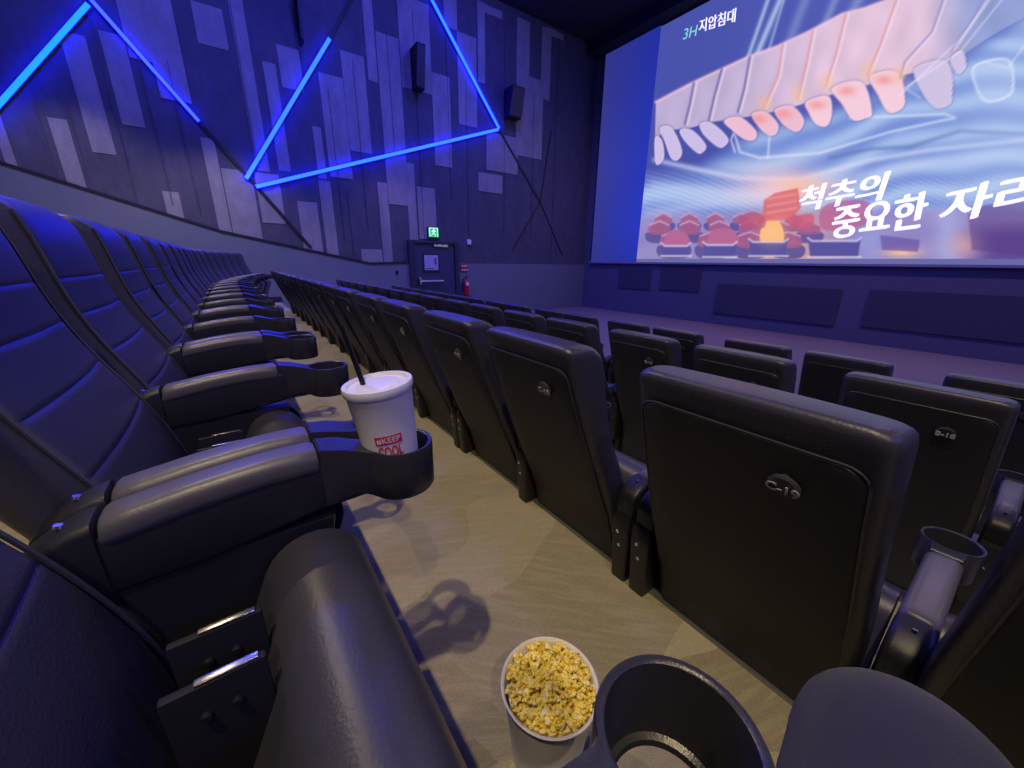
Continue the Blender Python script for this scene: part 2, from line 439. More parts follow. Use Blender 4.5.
def make_seat(loc, kind, near=True, rz=0.0, front=True, cup_clip=False):
    """kind S1: single-arm side towards -y, double-arm side towards +y; S2 the mirror"""
    seat = empty('cinema_chair', loc, rz)
    part('backrest', 'backrest', build_backrest, LEATHER, seat)
    if front:
        part('piping_a', 'front_piping', lambda b: build_front_piping(b, (-1,)), LEATHER, seat); part('piping_b', 'front_piping', lambda b: build_front_piping(b, (1,)), LEATHER, seat)
    else:
        part('back_panel', 'back_panel', build_back_panel, LEATHER_BACK, seat)
        part('rear_piping', 'rear_piping', build_rear_piping, LEATHER, seat)
        pl = part('number_plate', 'number_plate', build_plate, PLATE, seat); pl['label'] = 'glossy round seat number plate'
    part('seat_cushion', 'seat_cushion', build_cushion, LEATHER, seat)
    if near and front:
        for by in (.113, .048):
            b = part('bracket', 'bracket', build_bracket, BOX, seat, (0, by, 0))
            e = part('bracket_edge', 'bracket_edge', build_bracket_edge, STEEL, b); e['label'] = 'bright steel edge'
    sg = 1 if kind == 'S1' else -1
    add_arm(seat, .263 if sg > 0 else -.262, -sg * .016, near)          # its own half of a double arm
    if kind == 'S1': add_arm(seat, -.268, 0, near)       # the single arm shared with the neighbour
    return seat

ORD = ['first', 'second', 'third', 'fourth', 'fifth', 'sixth', 'seventh', 'eighth', 'ninth', 'tenth', 'eleventh', 'twelfth', 'thirteenth',
       'fourteenth', 'fifteenth', 'sixteenth', 'seventeenth', 'eighteenth', 'nineteenth', 'twentieth']
T = 1.11
def row_positions(c1, d, i0, i1):
    """seat centres: S1 at c1 + T n, S2 at c1 + d + T n"""
    out = []
    for n in range(i0, i1): out.append((c1 + T * n, 'S1')); out.append((c1 + d + T * n, 'S2'))
    return out
ZD, ZC, ZB, ZA, ZE = -.970, -1.300, -1.468, -1.610, -.640
HXD, HXC, HXB, HXA = -.205, .905, 2.025, 3.125

# row with the camera (D): seen from the front
rowD = [(.932 - T, 'S2')] + row_positions(.337, .595, 0, 9)
k = 0
for y, kd in rowD:
    yy, xx, rz = y, HXD, 0.0
    if y > 5.5:                                   # the far end of the row bends towards the screen
        s = y - 5.5; xx = HXD + .030 * s * s; yy = 5.5 + s * .985; rz = -math.atan(.06 * s)
    s_ = make_seat((xx, yy, ZD), kd, near=y < 4.2, rz=rz, front=True)
    if y < 0: lab = 'dark leather cinema seat that the person in navy trousers sits on'
    else:
        lab = ['dark leather cinema seat at bottom left with its cushion tipped up beside the popcorn',
               'dark leather cinema seat right behind the white drink cup and its double armrest'][k] if k < 2 else \
              'dark leather cinema seat seen from the front, %s past the drink cup in that row' % ORD[k - 1]
        k += 1
    tag(s_, lab, 'seat', 'seats of the row seen from the front')

# rows ahead, seen from behind
def number(seat, s):
    me = text_mesh(s, .024, bold=.0006, extrude=.0006)
    h = .956; x = interp(REAR, h) - .0185
    ax = Vector((-1, 0, -.38)).normalized()          # plate normal
    up = Vector((-.36, 0, 1)); up = (up - ax * up.dot(ax)).normalized(); rt = up.cross(ax)
    m = Matrix((rt, up, ax)).transposed().to_4x4(); m.translation = Vector((x - .001, -.085, h))
    me.transform(m); me.materials.clear(); me.materials.append(MARK)
    o = bpy.data.objects.new('seat_number', me); col.objects.link(o)
    pl = [c for c in seat.children if c.name.startswith('number_plate')][0]
    o.parent = pl; o['label'] = 'pale printed seat number'
def row(c1, d, i0, i1, hx, z, label_fn, group, grow, yend=9.4):
    lst = []
    for y, kd in row_positions(c1, d, i0, i1):
        if -1.0 < y < yend: lst.append((y, kd))
    for j, (y, kd) in enumerate(lst):
        s_ = make_seat((hx, y, z), kd, near=y < grow, front=False)
        tag(s_, label_fn(j), 'seat', group)
        yield j, s_
lC = lambda j: ['dark cinema seat cut by the right edge beside the photographer knee, next to seat C-19'] [0] if j == 1 else \
    'dark cinema seat just right of the frame in the row of seat C-19' if j == 0 else \
    'dark leather cinema seat seen from behind with number plate C-19' if j == 2 else \
    'dark leather cinema seat seen from behind, %s seat to the left of seat C-19' % ORD[j - 3]
for j, s_ in row(.262, .595, -1, 8, HXC, ZC, lC, 'backs of the row just below the aisle', 4.0):
    if 1 <= j <= 5: number(s_, 'C-%d' % (21 - j))
lB = lambda j: 'dark cinema seat in the second row ahead, %s seat counted from the right edge' % ORD[j]
for j, s_ in row(.178, .580, -1, 8, HXB, ZB, lB, 'backs of the second row ahead', 3.0):
    if 0 <= j <= 5: number(s_, 'B-%d' % (20 - j))
lA = lambda j: 'dark cinema seat in the frontmost row before the screen, %s counted from the right edge' % ORD[j]
for j, s_ in row(.020, .610, 0, 8, HXA, ZA, lA, 'backs of the frontmost row', 2.0): pass

# ------------------------------------------------------------------ floors
def struct(name, bm, m, smooth=False):
    o = obj(name, bm, m, None, smooth); o['kind'] = 'structure'; return o
YW, XS, YR = 10.8, 11.1, -12.0
def slab(name, x0, x1, z, m=None, drop=.6):
    bm = bmesh.new(); box(bm, x0, x1, YR, YW, z - drop, z); 
    for f in bm.faces:
        if f.normal.z < .5: f.material_index = 1
    struct(name, bm, [m or CARPET, RISER])
slab('floor_aisle', -.19, .92, ZD)
slab('floor_below_aisle', .92, 2.03, ZC)
slab('floor_second_row', 2.03, 3.14, ZB)
slab('floor_front', 3.14, XS + .3, ZA, CARPET_F)
for k in range(5): slab('floor_behind', -.19 - 1.11 * (k + 1), -.19 - 1.11 * k, ZE + .33 * k)
def nosing(n, x, z):
    bm = bmesh.new(); box(bm, x - .028, x + .008, YR, YW, z - .035, z + .004, .002); struct('trim_%d' % n, bm, NOSE)
nosing(1, .92, ZD); nosing(2, 2.03, ZC); nosing(3, 3.14, ZB)

# ------------------------------------------------------------------ side wall with planks
Z_CEIL = 6.75
def W(u, v): p = at(u, v, 1, YW); return p.x, p.z
def rect(bm, x0, x1, z0, z1, y, dep, mi):
    box(bm, min(x0, x1), max(x0, x1), y - dep, y, min(z0, z1), max(z0, z1), 0, mi)
dado = [(-8.0, 3.2), (-2.80, 1.48), (.027, .552), (3.085, -.075), (4.09, -.045), (XS, -.045)]
def dadoz(x):
    return interp(dado, x)
bm = bmesh.new()
x = -8.0
vs = []
# base plane of dark planks, cut along the dado
lo = [bm.verts.new((a, YW, b)) for a, b in dado]; hi = [bm.verts.new((a, YW, Z_CEIL + .3)) for a, b in dado]
for i in range(len(dado) - 1):
    f = bm.faces.new((lo[i], lo[i + 1], hi[i + 1], hi[i])); f.material_index = 0
light = [  # light planks as surveyed: top-left and bottom-right
    ((47, 117), (86, 185)), ((58, 30), (116.6, 155)), ((98, 30), (145.6, 128)), ((162, 191), (183, 212)), ((-30, 60), (17.6, 166)),
    ((200, 137), (231, 226)), ((220.6, 168), (262, 234)), ((254, 172), (286, 224)), ((190, 0), (229, 51)), ((226, -10), (270, 172)), ((262, 61), (291, 172)),
    ((276, 44), (304, 92)), ((304, -5), (309, 10)), ((318, 72), (353, 179.5)), ((312, 126), (327, 179.5)), ((318, 180), (339, 256)), ((297, 201), (323, 250)),
    ((340, 50), (372, 154)), ((361, -8), (378, 83)), ((375, 31), (409, 206)), ((377, 182), (393, 262)), ((361, 249), (383, 262.5)),
    ((396, -8), (432, 95)), ((431, 72), (452, 168)), ((405, 162.5), (418, 240)), ((416.5, 186.5), (437, 239.5)), ((456.5, 31), (477, 128)),
    ((443, -6), (457, 31)), ((477, 0), (485, 84)), ((482, 3), (502, 20)), ((517, 17), (527, 157)), ((525, 75), (541, 160)), ((542, 26), (549, 101)), ((547, 27), (563, 41)),
    ((486, 131), (517, 175)), ((478, 172), (502, 194)), ((111, -20), (154, 63)), ((134, -20), (192, 104)), ((0, -20), (22, 75))]
for pi_, (a, b) in enumerate(light):
    x0, zt = W(*a); x1, zb = W(*b)
    if x1 - x0 < .08: continue
    zt = min(zt, Z_CEIL + .2)
    dmin = max(dadoz(x0), dadoz(x1)) + .0
    if zb < dmin + .25:                      # plank runs down onto the sloping dado: cut its foot along the slope
        pts = [(x0, zt), (x1, zt), (x1, dadoz(x1)), (x0, dadoz(x0))]
    else: pts = [(x0, zt), (x1, zt), (x1, zb), (x0, zb)]
    dep_ = .008 + .0003 * pi_; fr = [bm.verts.new((p, YW - dep_, q)) for p, q in pts]; bk = [bm.verts.new((p, YW, q)) for p, q in pts]
    f = bm.faces.new(fr); f.material_index = 1
    for i in range(4):
        f = bm.faces.new((fr[i], bk[i], bk[(i + 1) % 4], fr[(i + 1) % 4])); f.material_index = 1
# thin joints between planks
for a, b in [((100, 0), (130, 225)), ((72, 100), (80, 170)), ((140, 60), (172, 205)), ((168, 60), (200, 215)), ((30, 100), (62, 178)), ((225, 0), (262, 170)), ((330, 90), (343, 240)), ((355, 60), (366, 230)),
             ((444, 20), (452, 200)), ((345, 190), (356, 258)), ((382, 30), (398, 150)), ((464, 80), (470, 235)), ((412, 10), (424, 240)), ((500, 30), (508, 235)), ((530, 90), (534, 240)), ((553, 40), (556, 250))]:
    x0, zt = W(*a); x1, zb = W(*b); xm = (x0 + x1) / 2; zb = max(zb, dadoz(xm) + .02)
    box(bm, xm - .005, xm + .005, YW - .0215, YW - .001, zb, zt, 0, 0)
struct('wall_left', bm, [PANEL_D, PANEL_L, TRIM])
bm = bmesh.new()
fx = [(a, b) for a, b in dado]
for i in range(len(dado) - 1):
    (a, b), (c, d) = dado[i], dado[i + 1]
    v = [bm.verts.new(p) for p in ((a, YW - .05, b), (c, YW - .05, d), (c, YW - .05, -2.0), (a, YW - .05, -2.0), (a, YW, b), (c, YW, d))]
    bm.faces.new((v[0], v[1], v[2], v[3])); bm.faces.new((v[0], v[4], v[5], v[1]))
struct('wall_left_dado', bm, DADO)
bm = bmesh.new()
pts = [(a, YW - .055, b) for a, b in dado[:5]]
for p, q in zip(pts, pts[1:]):
    lp = lambda p_: [(p_[0], YW - .065, p_[2] - .02), (p_[0], YW - .065, p_[2] + .035), (p_[0], YW - .02, p_[2] + .035), (p_[0], YW - .02, p_[2] - .02)]
    loft(bm, [lp(p), lp(q)])
struct('trim_4', bm, TRIM)
# skirting at the foot of the wall by the aisle
bm = bmesh.new(); box(bm, -.19, .92, YW - .10, YW - .05, ZD, ZD + .13, .004); struct('baseboard_left', bm, TRIM)

# recessed channels in the planks that carry the light lines
def line_on_wall(name, a, b, w, m, y0, y1, kind=None):
    ax, az = W(*a); bx, bz = W(*b); d = Vector((bx - ax, 0, bz - az)); L = d.length; d.normalize(); n = Vector((-d.z, 0, d.x)) * (w / 2)
    bm_ = bmesh.new()
    A, B = Vector((ax, 0, az)), Vector((bx, 0, bz))
    q = [A - n, A + n, B + n, B - n]
    loft(bm_, [[(p.x, y0, p.z) for p in q], [(p.x, y1, p.z) for p in q]])
    return obj(name, bm_, m, None, False)
for i, (a, b) in enumerate([((199, 122), (311, 248)), ((329, 40), (354, -6)), ((498, 129), (540, 202)), ((540, 202), (512, 250)), ((540, 202), (562, 255)), ((540, 202), (551, 130))]):
    o = line_on_wall('trim_%d' % (5 + i), a, b, .07 if i < 3 else .03, TRIM, YW - .03, YW - .001); o['kind'] = 'structure'
LED = mat('led', (0.1, 0.2, 0.9), 0.5, emit=((0.0010, 0.0062, 1.0), 46))
LED_DIM = mat('led_dim', (0.1, 0.2, 0.9), 0.5, emit=((0.0018, 0.0040, 1.0), 40))
LED_HOT = mat('led_hot', (0.1, 0.2, 0.9), 0.5, emit=((0.0002, 0.0075, 1.0), 52))
leds = [((-22, 131), (89, 6), .062, 'blue light line rising from the left edge to the top corner', LED_HOT),
        ((80, -12), (199, 122), .055, 'blue light line falling from the top edge towards the dark groove', LED_DIM),
        ((246, 179), (329, 40), .07, 'steep blue light line rising to the right, third from the left', LED),
        ((256, 187), (497, 130), .07, 'nearly level blue light line, the longest and lowest on the wall', LED),
        ((424, -12), (498, 129), .062, 'blue light line falling from the top edge to the tip of the level one', LED)]
for a, b, w, lab, m in leds:
    t = empty('light_line', ((W(*a)[0] + W(*b)[0]) / 2, YW - .06, (W(*a)[1] + W(*b)[1]) / 2))
    tag(t, lab + ' on the side wall' if len(lab.split()) < 12 else lab, 'light', 'blue light lines on the side wall')
    o = line_on_wall('channel', a, b, w + .02, TRIM, YW - .045, YW - .021); o.parent = t; o.matrix_parent_inverse = t.matrix_basis.inverted()
    o.location = (0, 0, 0)
    o2 = line_on_wall('diffuser', a, b, w, m, YW - .075, YW - .045); o2.parent = t; o2['label'] = 'glowing blue tube'
    o2.matrix_parent_inverse = t.matrix_basis.inverted()

# wall speakers
def speaker(a, b, lab, lit=False):
    x0, zt = W(*a); x1, zb = W(*b)
    t = empty('wall_speaker', ((x0 + x1) / 2, YW, zb)); tag(t, lab, 'speaker', 'speakers on the side wall')
    h = zt - zb; w = (x1 - x0)
    bm_ = bmesh.new()
    loft(bm_, [[(sx * w / 2, -y, z) for sx, y, z in ((-1, .05, 0), (1, .05, 0), (1, .30, 0), (-1, .30, 0))], [(sx * w / 2, -y, z) for sx, y, z in ((-1, .05, h), (1, .05, h), (1, .48, h), (-1, .48, h))]])
    obj('cabinet', bm_, BOX, t, False)
    bm_ = bmesh.new()
    for i in range(4): box(bm_, -w / 2 + w * (i + .25) / 4, -w / 2 + w * (i + .75) / 4, -.335, -.29, .04, .055, .002)
    loft(bm_, [[(sx * w * .45, -y, z) for sx, y, z in ((-1, .305, .03), (1, .305, .03), (1, .318, .03), (-1, .318, .03))], [(sx * w * .45, -y, z) for sx, y, z in ((-1, .47, h - .03), (1, .47, h - .03), (1, .49, h - .03), (-1, .49, h - .03))]])
    obj('grille', bm_, FRAME, t, False)
    bm_ = bmesh.new(); box(bm_, -.06, .06, -.06, 0, h * .3, h * .7, .005); obj('bracket', bm_, TRIM, t, False)
speaker((409, 50), (420, 94), 'black speaker on the side wall left of the falling blue line')
speaker((503, 90), (515, 122), 'black speaker on the side wall just right of the blue line tip')
speaker((292, -6), (302, 48), 'black speaker high on the side wall above the steep blue line')

# door in the side wall
x0, zt = W(406.5, 240); x1, _ = W(456.5, 242)
bm = bmesh.new()
box(bm, x0, x0 + .16, YW - .14, YW, ZA, zt, .005); box(bm, x1 - .13, x1, YW - .14, YW, ZA, zt, .005); box(bm, x0 + .16, x1 - .13, YW - .14, YW, zt - .07, zt, .005)
o = struct('door_frame', bm, FRAME)
dx0, dx1 = x0 + .165, x1 - .135
d = empty('door_1', ((dx0 + dx1) / 2, YW - .06, ZA)); d['kind'] = 'structure'
def world_part(name, bm_, m, parent, smooth=False):
    o = obj(name, bm_, m, parent, smooth); o.matrix_parent_inverse = Matrix.Translation(parent.location).inverted(); return o
bm = bmesh.new(); box(bm, dx0, dx1, YW - .09, YW - .052, ZA + .01, zt - .075, .004); world_part('leaf', bm, DOORM, d)
wx0, wz1 = W(422.5, 255); wx1, wz0 = W(437, 270)
bm = bmesh.new(); box(bm, wx0 - .04, wx1 + .04, YW - .105, YW - .09, wz0 - .06, wz1 + .04, .003); world_part('notice_frame', bm, TRIM, d)
NOTICE = mat('notice', (0.42, 0.42, 0.62), 0.5, mottle=(9, .35)); NOTICE_L = mat('notice_line', (0.16, 0.12, 0.28), 0.6)
bm = bmesh.new(); box(bm, wx0, wx1, YW - .112, YW - .105, wz0, wz1)
pn = world_part('notice', bm, NOTICE, d); pn['label'] = 'pale framed notice'
bm = bmesh.new(); box(bm, wx1 - .12, wx1 - .05, YW - .115, YW - .112, wz1 - .25, wz1 - .08); box(bm, wx0 + .04, wx1 - .16, YW - .115, YW - .112, wz0 + .03, wz0 + .06)
world_part('notice_print', bm, NOTICE_L, d)
bxa, bz = W(418, 281); bxb, _ = W(441, 281)
bm = bmesh.new(); tube(bm, [(bxa, YW - .17, bz), (bxb, YW - .17, bz)], .032, 10); box(bm, bxa - .03, bxa + .05, YW - .19, YW - .09, bz - .09, bz + .10, .01); box(bm, bxb - .05, bxb, YW - .17, YW - .09, bz - .03, bz + .03, .005)
pb = world_part('push_bar', bm, STEEL, d); pb['label'] = 'steel push bar'
bm = bmesh.new(); cx_, cz_ = W(439, 246); box(bm, cx_ - .22, cx_ + .22, YW - .14, YW - .09, cz_ - .03, cz_ + .03, .006); world_part('door_closer', bm, STEEL, d)

# green exit sign over the door
ex0, ez1 = W(427, 227.3); ex1, ez0 = W(437.2, 237.5)
cx_, cz_ = (ex0 + ex1) / 2, (ez0 + ez1) / 2; hw = (ex1 - ex0) / 2; hh = (ez1 - ez0) / 2
es = empty('exit_sign', (cx_, YW - .02, cz_ - hh)); tag(es, 'small lit green exit sign with a running figure above the door', 'sign')
EXG = mat('exit_green', (0.02, 0.4, 0.12), 0.5, emit=((0.02, 0.50, 0.16), .9)); EXW = mat('exit_white', (0.8, 0.9, 0.85), 0.5, emit=((0.75, 1.0, 0.85), .9))
bm = bmesh.new(); box(bm, cx_ - hw - .02, cx_ + hw + .02, YW - .09, YW - .02, cz_ - hh - .02, cz_ + hh + .02, .006); world_part('housing', bm, TRIM, es)
bm = bmesh.new(); box(bm, cx_ - hw, cx_ + hw, YW - .10, YW - .09, cz_ - hh, cz_ + hh); world_part('sign_face', bm, EXG, es)
bm = bmesh.new()
yy = YW - .103
def flat(pts, y=yy, th=.003):
    loft(bm, [[(cx_ + a * hw, y, cz_ + b * hh) for a, b in pts], [(cx_ + a * hw, y + th, cz_ + b * hh) for a, b in pts]])
flat([(-.85, -.9), (-.85, .9), (-.72, .9), (-.72, -.9)]); flat([(.72, -.9), (.72, .9), (.85, .9), (.85, -.9)]); flat([(-.72, .78), (-.72, .9), (.72, .9), (.72, .78)])
flat([(.08 + .14 * math.cos(t), .52 + .14 * math.sin(t)) for t in [2 * PI * i / 12 for i in range(12)]])     # running figure
flat([(-.18, .36), (.18, .36), (.10, -.14), (-.16, -.14)]); flat([(-.18, .36), (-.46, .10), (-.38, .02), (-.08, .22)]); flat([(.12, .30), (.42, .10), (.50, .20), (.18, .42)])
flat([(-.14, -.12), (.05, -.12), (-.16, -.48), (-.50, -.70), (-.56, -.60), (-.28, -.40)]); flat([(.0, -.12), (.14, -.12), (.40, -.40), (.34, -.80), (.22, -.80), (.24, -.42)])
o = world_part('pictogram', bm, EXW, es); o['label'] = 'white running figure in a doorway'

# small things on the wall
bx0, bz1 = W(466.5, 239.5); bx1, bz0 = W(470.5, 244.8)
bm = bmesh.new(); box(bm, bx0, bx1, YW - .06, YW, bz0, bz1, .01)
o = obj('wall_box', bm, WHITE, None, False); tag(o, 'small white box on the dark wall right of the door', 'box')
bx0, bz1 = W(395, 270.5); bx1, bz0 = W(397.6, 274.5)
bm = bmesh.new(); box(bm, bx0, bx1, YW - .07, YW - .05, bz0, bz1, .004)
o = obj('switch_plate', bm, BOX, None, False); tag(o, 'tiny black switch plate on the lower wall left of the door', 'switch')
sx0, sz1 = W(459.5, 264.5); sx1, sz0 = W(467, 271.5)
t = empty('fire_sign', ((sx0 + sx1) / 2, YW - .05, sz0)); tag(t, 'small red notice sign right of the door above the extinguisher', 'sign')
bm = bmesh.new(); box(bm, sx0, sx1, YW - .075, YW - .05, sz0, sz1, .004); world_part('sign_panel', bm, REDP, t)
bm = bmesh.new()
for i in range(3): box(bm, sx0 + .03 + i * .085, sx0 + .085 + i * .085, YW - .079, YW - .075, sz0 + .03, sz0 + .07)
box(bm, sx0 + .03, sx1 - .03, YW - .079, YW - .075, sz1 - .06, sz1 - .03)
world_part('sign_print', bm, WHITE, t)
ex, _ = W(463.5, 288); ez = ZA
t = empty('fire_extinguisher', (ex, YW - .18, ez)); tag(t, 'red fire extinguisher standing on a stand right of the door', 'extinguisher')
bm = bmesh.new(); lathe(bm, [(.05, .62), (.078, .64), (.08, .66), (.08, 1.02), (.07, 1.06), (.03, 1.09), (.03, 1.11)], n=20); obj('cylinder', bm, REDP, t)
bm = bmesh.new(); tube(bm, [(0, 0, 1.10), (0, 0, 1.17)], .02, 8); box(bm, -.02, .10, -.012, .012, 1.17, 1.19, .004); tube(bm, [(0, 0, 1.14), (-.10, 0, 1.12), (-.12, 0, .95), (-.10, 0, .75)], .012, 8); obj('valve_and_hose', bm, BOX, t)
bm = bmesh.new(); box(bm, -.05, .05, -.084, -.074, .92, 1.02, .004); o = obj('label_panel', bm, WHITE, t); o['label'] = 'white label'
bm = bmesh.new(); box(bm, -.10, .10, -.10, .10, 0, .02, .004); box(bm, -.09, .09, -.09, .09, .60, .62, .004); tube(bm, [(0, 0, .01), (0, 0, .61)], .02, 10); obj('stand', bm, FRAME, t)

# ------------------------------------------------------------------ other walls, ceiling
bm = bmesh.new(); box(bm, XS, XS + .3, YR, YW, ZA - .3, Z_CEIL + .3); struct('wall_front', bm, SCRW)
bm = bmesh.new(); box(bm, -5.9, XS + .3, YR - .2, YW + .2, Z_CEIL, Z_CEIL + .2); struct('ceiling', bm, CEIL)
bm = bmesh.new(); box(bm, XS - .5, XS - .02, YR, YW, 6.42, Z_CEIL + .02); struct('trim_11', bm, CEIL)
bm = bmesh.new(); box(bm, -6.0, XS, YR - .2, YR, ZA - .3, Z_CEIL); struct('wall_right', bm, DARKW)
bm = bmesh.new(); box(bm, -6.0, -5.74, YR, YW, -1, Z_CEIL); struct('wall_back', bm, DARKW)
def S(u, v, x=XS): p = at(u, v, 0, x); return p.y, p.z
for i, (a, b) in enumerate([((620, 268), (650, 290)), ((662, 267), (699, 292)), ((718, 283), (833, 326)), ((871, 289), (1075, 349))]):
    y0, z1 = S(*a); y1, z0 = S(*b); z1 = min(z1, -.2) if i > 1 else z1
    bm = bmesh.new(); box(bm, XS - .03, XS + .02, y1, y0, max(z0, ZA + .1), z1, .005)
    for q in range(24): 
        zz = max(z0, ZA + .1) + (z1 - max(z0, ZA + .1)) * (q + .5) / 24; box(bm, XS - .034, XS - .03, y1 + .02, y0 - .02, zz - .006, zz + .006)
    o = obj('wall_grille', bm, GRILLE, None, False)
    tag(o, ['faint dark grille under the screen, the leftmost of four', 'faint dark grille under the screen, second from the left', 'wide dark low grille under the middle of the screen',
            'wide dark low grille under the right part of the screen'][i], 'grille', 'dark grilles under the screen')

# ------------------------------------------------------------------ the screen
SY0, SY1, SZ0, SZ1 = 10.38, -4.7, .065, 6.40
PY0, PY1, PZ0, PZ1 = 8.36, -2.70, .165, 6.36
scr = empty('cinema_screen', (XS, (SY0 + SY1) / 2, SZ0)); tag(scr, 'huge cinema screen showing an advert with a spine and white lettering', 'screen')
XP = XS - .06
FRM = mat('screen_mask', (0.02, 0.02, 0.03), 0.9)
bm = bmesh.new(); box(bm, XP + .004, XS, SY1 - .04, SY0 + .04, SZ0 - .03, SZ1 + .03); world_part('screen_frame', bm, FRM, scr)
bm = bmesh.new(); box(bm, XP - .03, XP + .01, SY1 - .04, SY0 + .04, SZ0 - .05, SZ0 - .0, .003)
LIPM = mat('screen_lip', (0.30, 0.30, 0.42), 0.6); o = world_part('lower_lip', bm, LIPM, scr)
# picture as colours laid over a fine grid, in the flat screen's own plane
def srgb(c):
    c = np.asarray(c, float) / 255.0
    return np.where(c <= .04045, c / 12.92, ((c + .055) / 1.055) ** 2.4)
def to_uv(y, z):
    w = np.stack([np.full_like(y, XP), y, z], -1)
    R = np.array([X_, Y_, Z_]); c = w @ R
    return 512 + c[..., 0] / -c[..., 2] * F_PX, 384 - c[..., 1] / -c[..., 2] * F_PX
def smooth(e0, e1, x): t = np.clip((x - e0) / (e1 - e0), 0, 1); return t * t * (3 - 2 * t)
def inpoly(u, v, poly):
    ins = np.zeros(u.shape, bool); n = len(poly)
    for i in range(n):
        x1, y1 = poly[i]; x2, y2 = poly[(i + 1) % n]
        if y1 == y2: continue
        cond = ((y1 > v) != (y2 > v)) & (u < (x2 - x1) * (v - y1) / (y2 - y1) + x1)
        ins ^= cond
    return ins
def soft(u, v, P, w=1.4):
    d = segd(u, v, list(P) + [P[0]]); return np.clip(np.where(inpoly(u, v, P), d, -d) / w + .5, 0, 1)
def segd(u, v, pts):
    d = np.full(u.shape, 1e9)
    for (x1, y1), (x2, y2) in zip(pts, pts[1:]):
        L2 = (x2 - x1) ** 2 + (y2 - y1) ** 2
        t = np.clip(((u - x1) * (x2 - x1) + (v - y1) * (y2 - y1)) / L2, 0, 1)
        d = np.minimum(d, np.hypot(u - x1 - t * (x2 - x1), v - y1 - t * (y2 - y1)))
    return d
def catmull(poly, n=5, closed=True):
    P = [np.array(p, float) for p in poly]; out = []; m = len(P)
    for i in range(m):
        p0, p1, p2, p3 = P[(i - 1) % m], P[i], P[(i + 1) % m], P[(i + 2) % m]
        for k in range(n):
            t = k / n; out.append(tuple(.5 * ((2 * p1) + (p2 - p0) * t + (2 * p0 - 5 * p1 + 4 * p2 - p3) * t * t + (3 * p1 - p0 - 3 * p2 + p3) * t ** 3)))
    return out
rng = np.random.RandomState(3)
def noise(u, v, s, seed=0):
    r = np.random.RandomState(seed); out = np.zeros_like(u)
    for i in range(6):
        a = r.rand() * 6.28; f = s * (1 + r.rand() * 1.5); out += np.sin((u * math.cos(a) + v * math.sin(a)) * f + r.rand() * 6.28)
    return out / 6
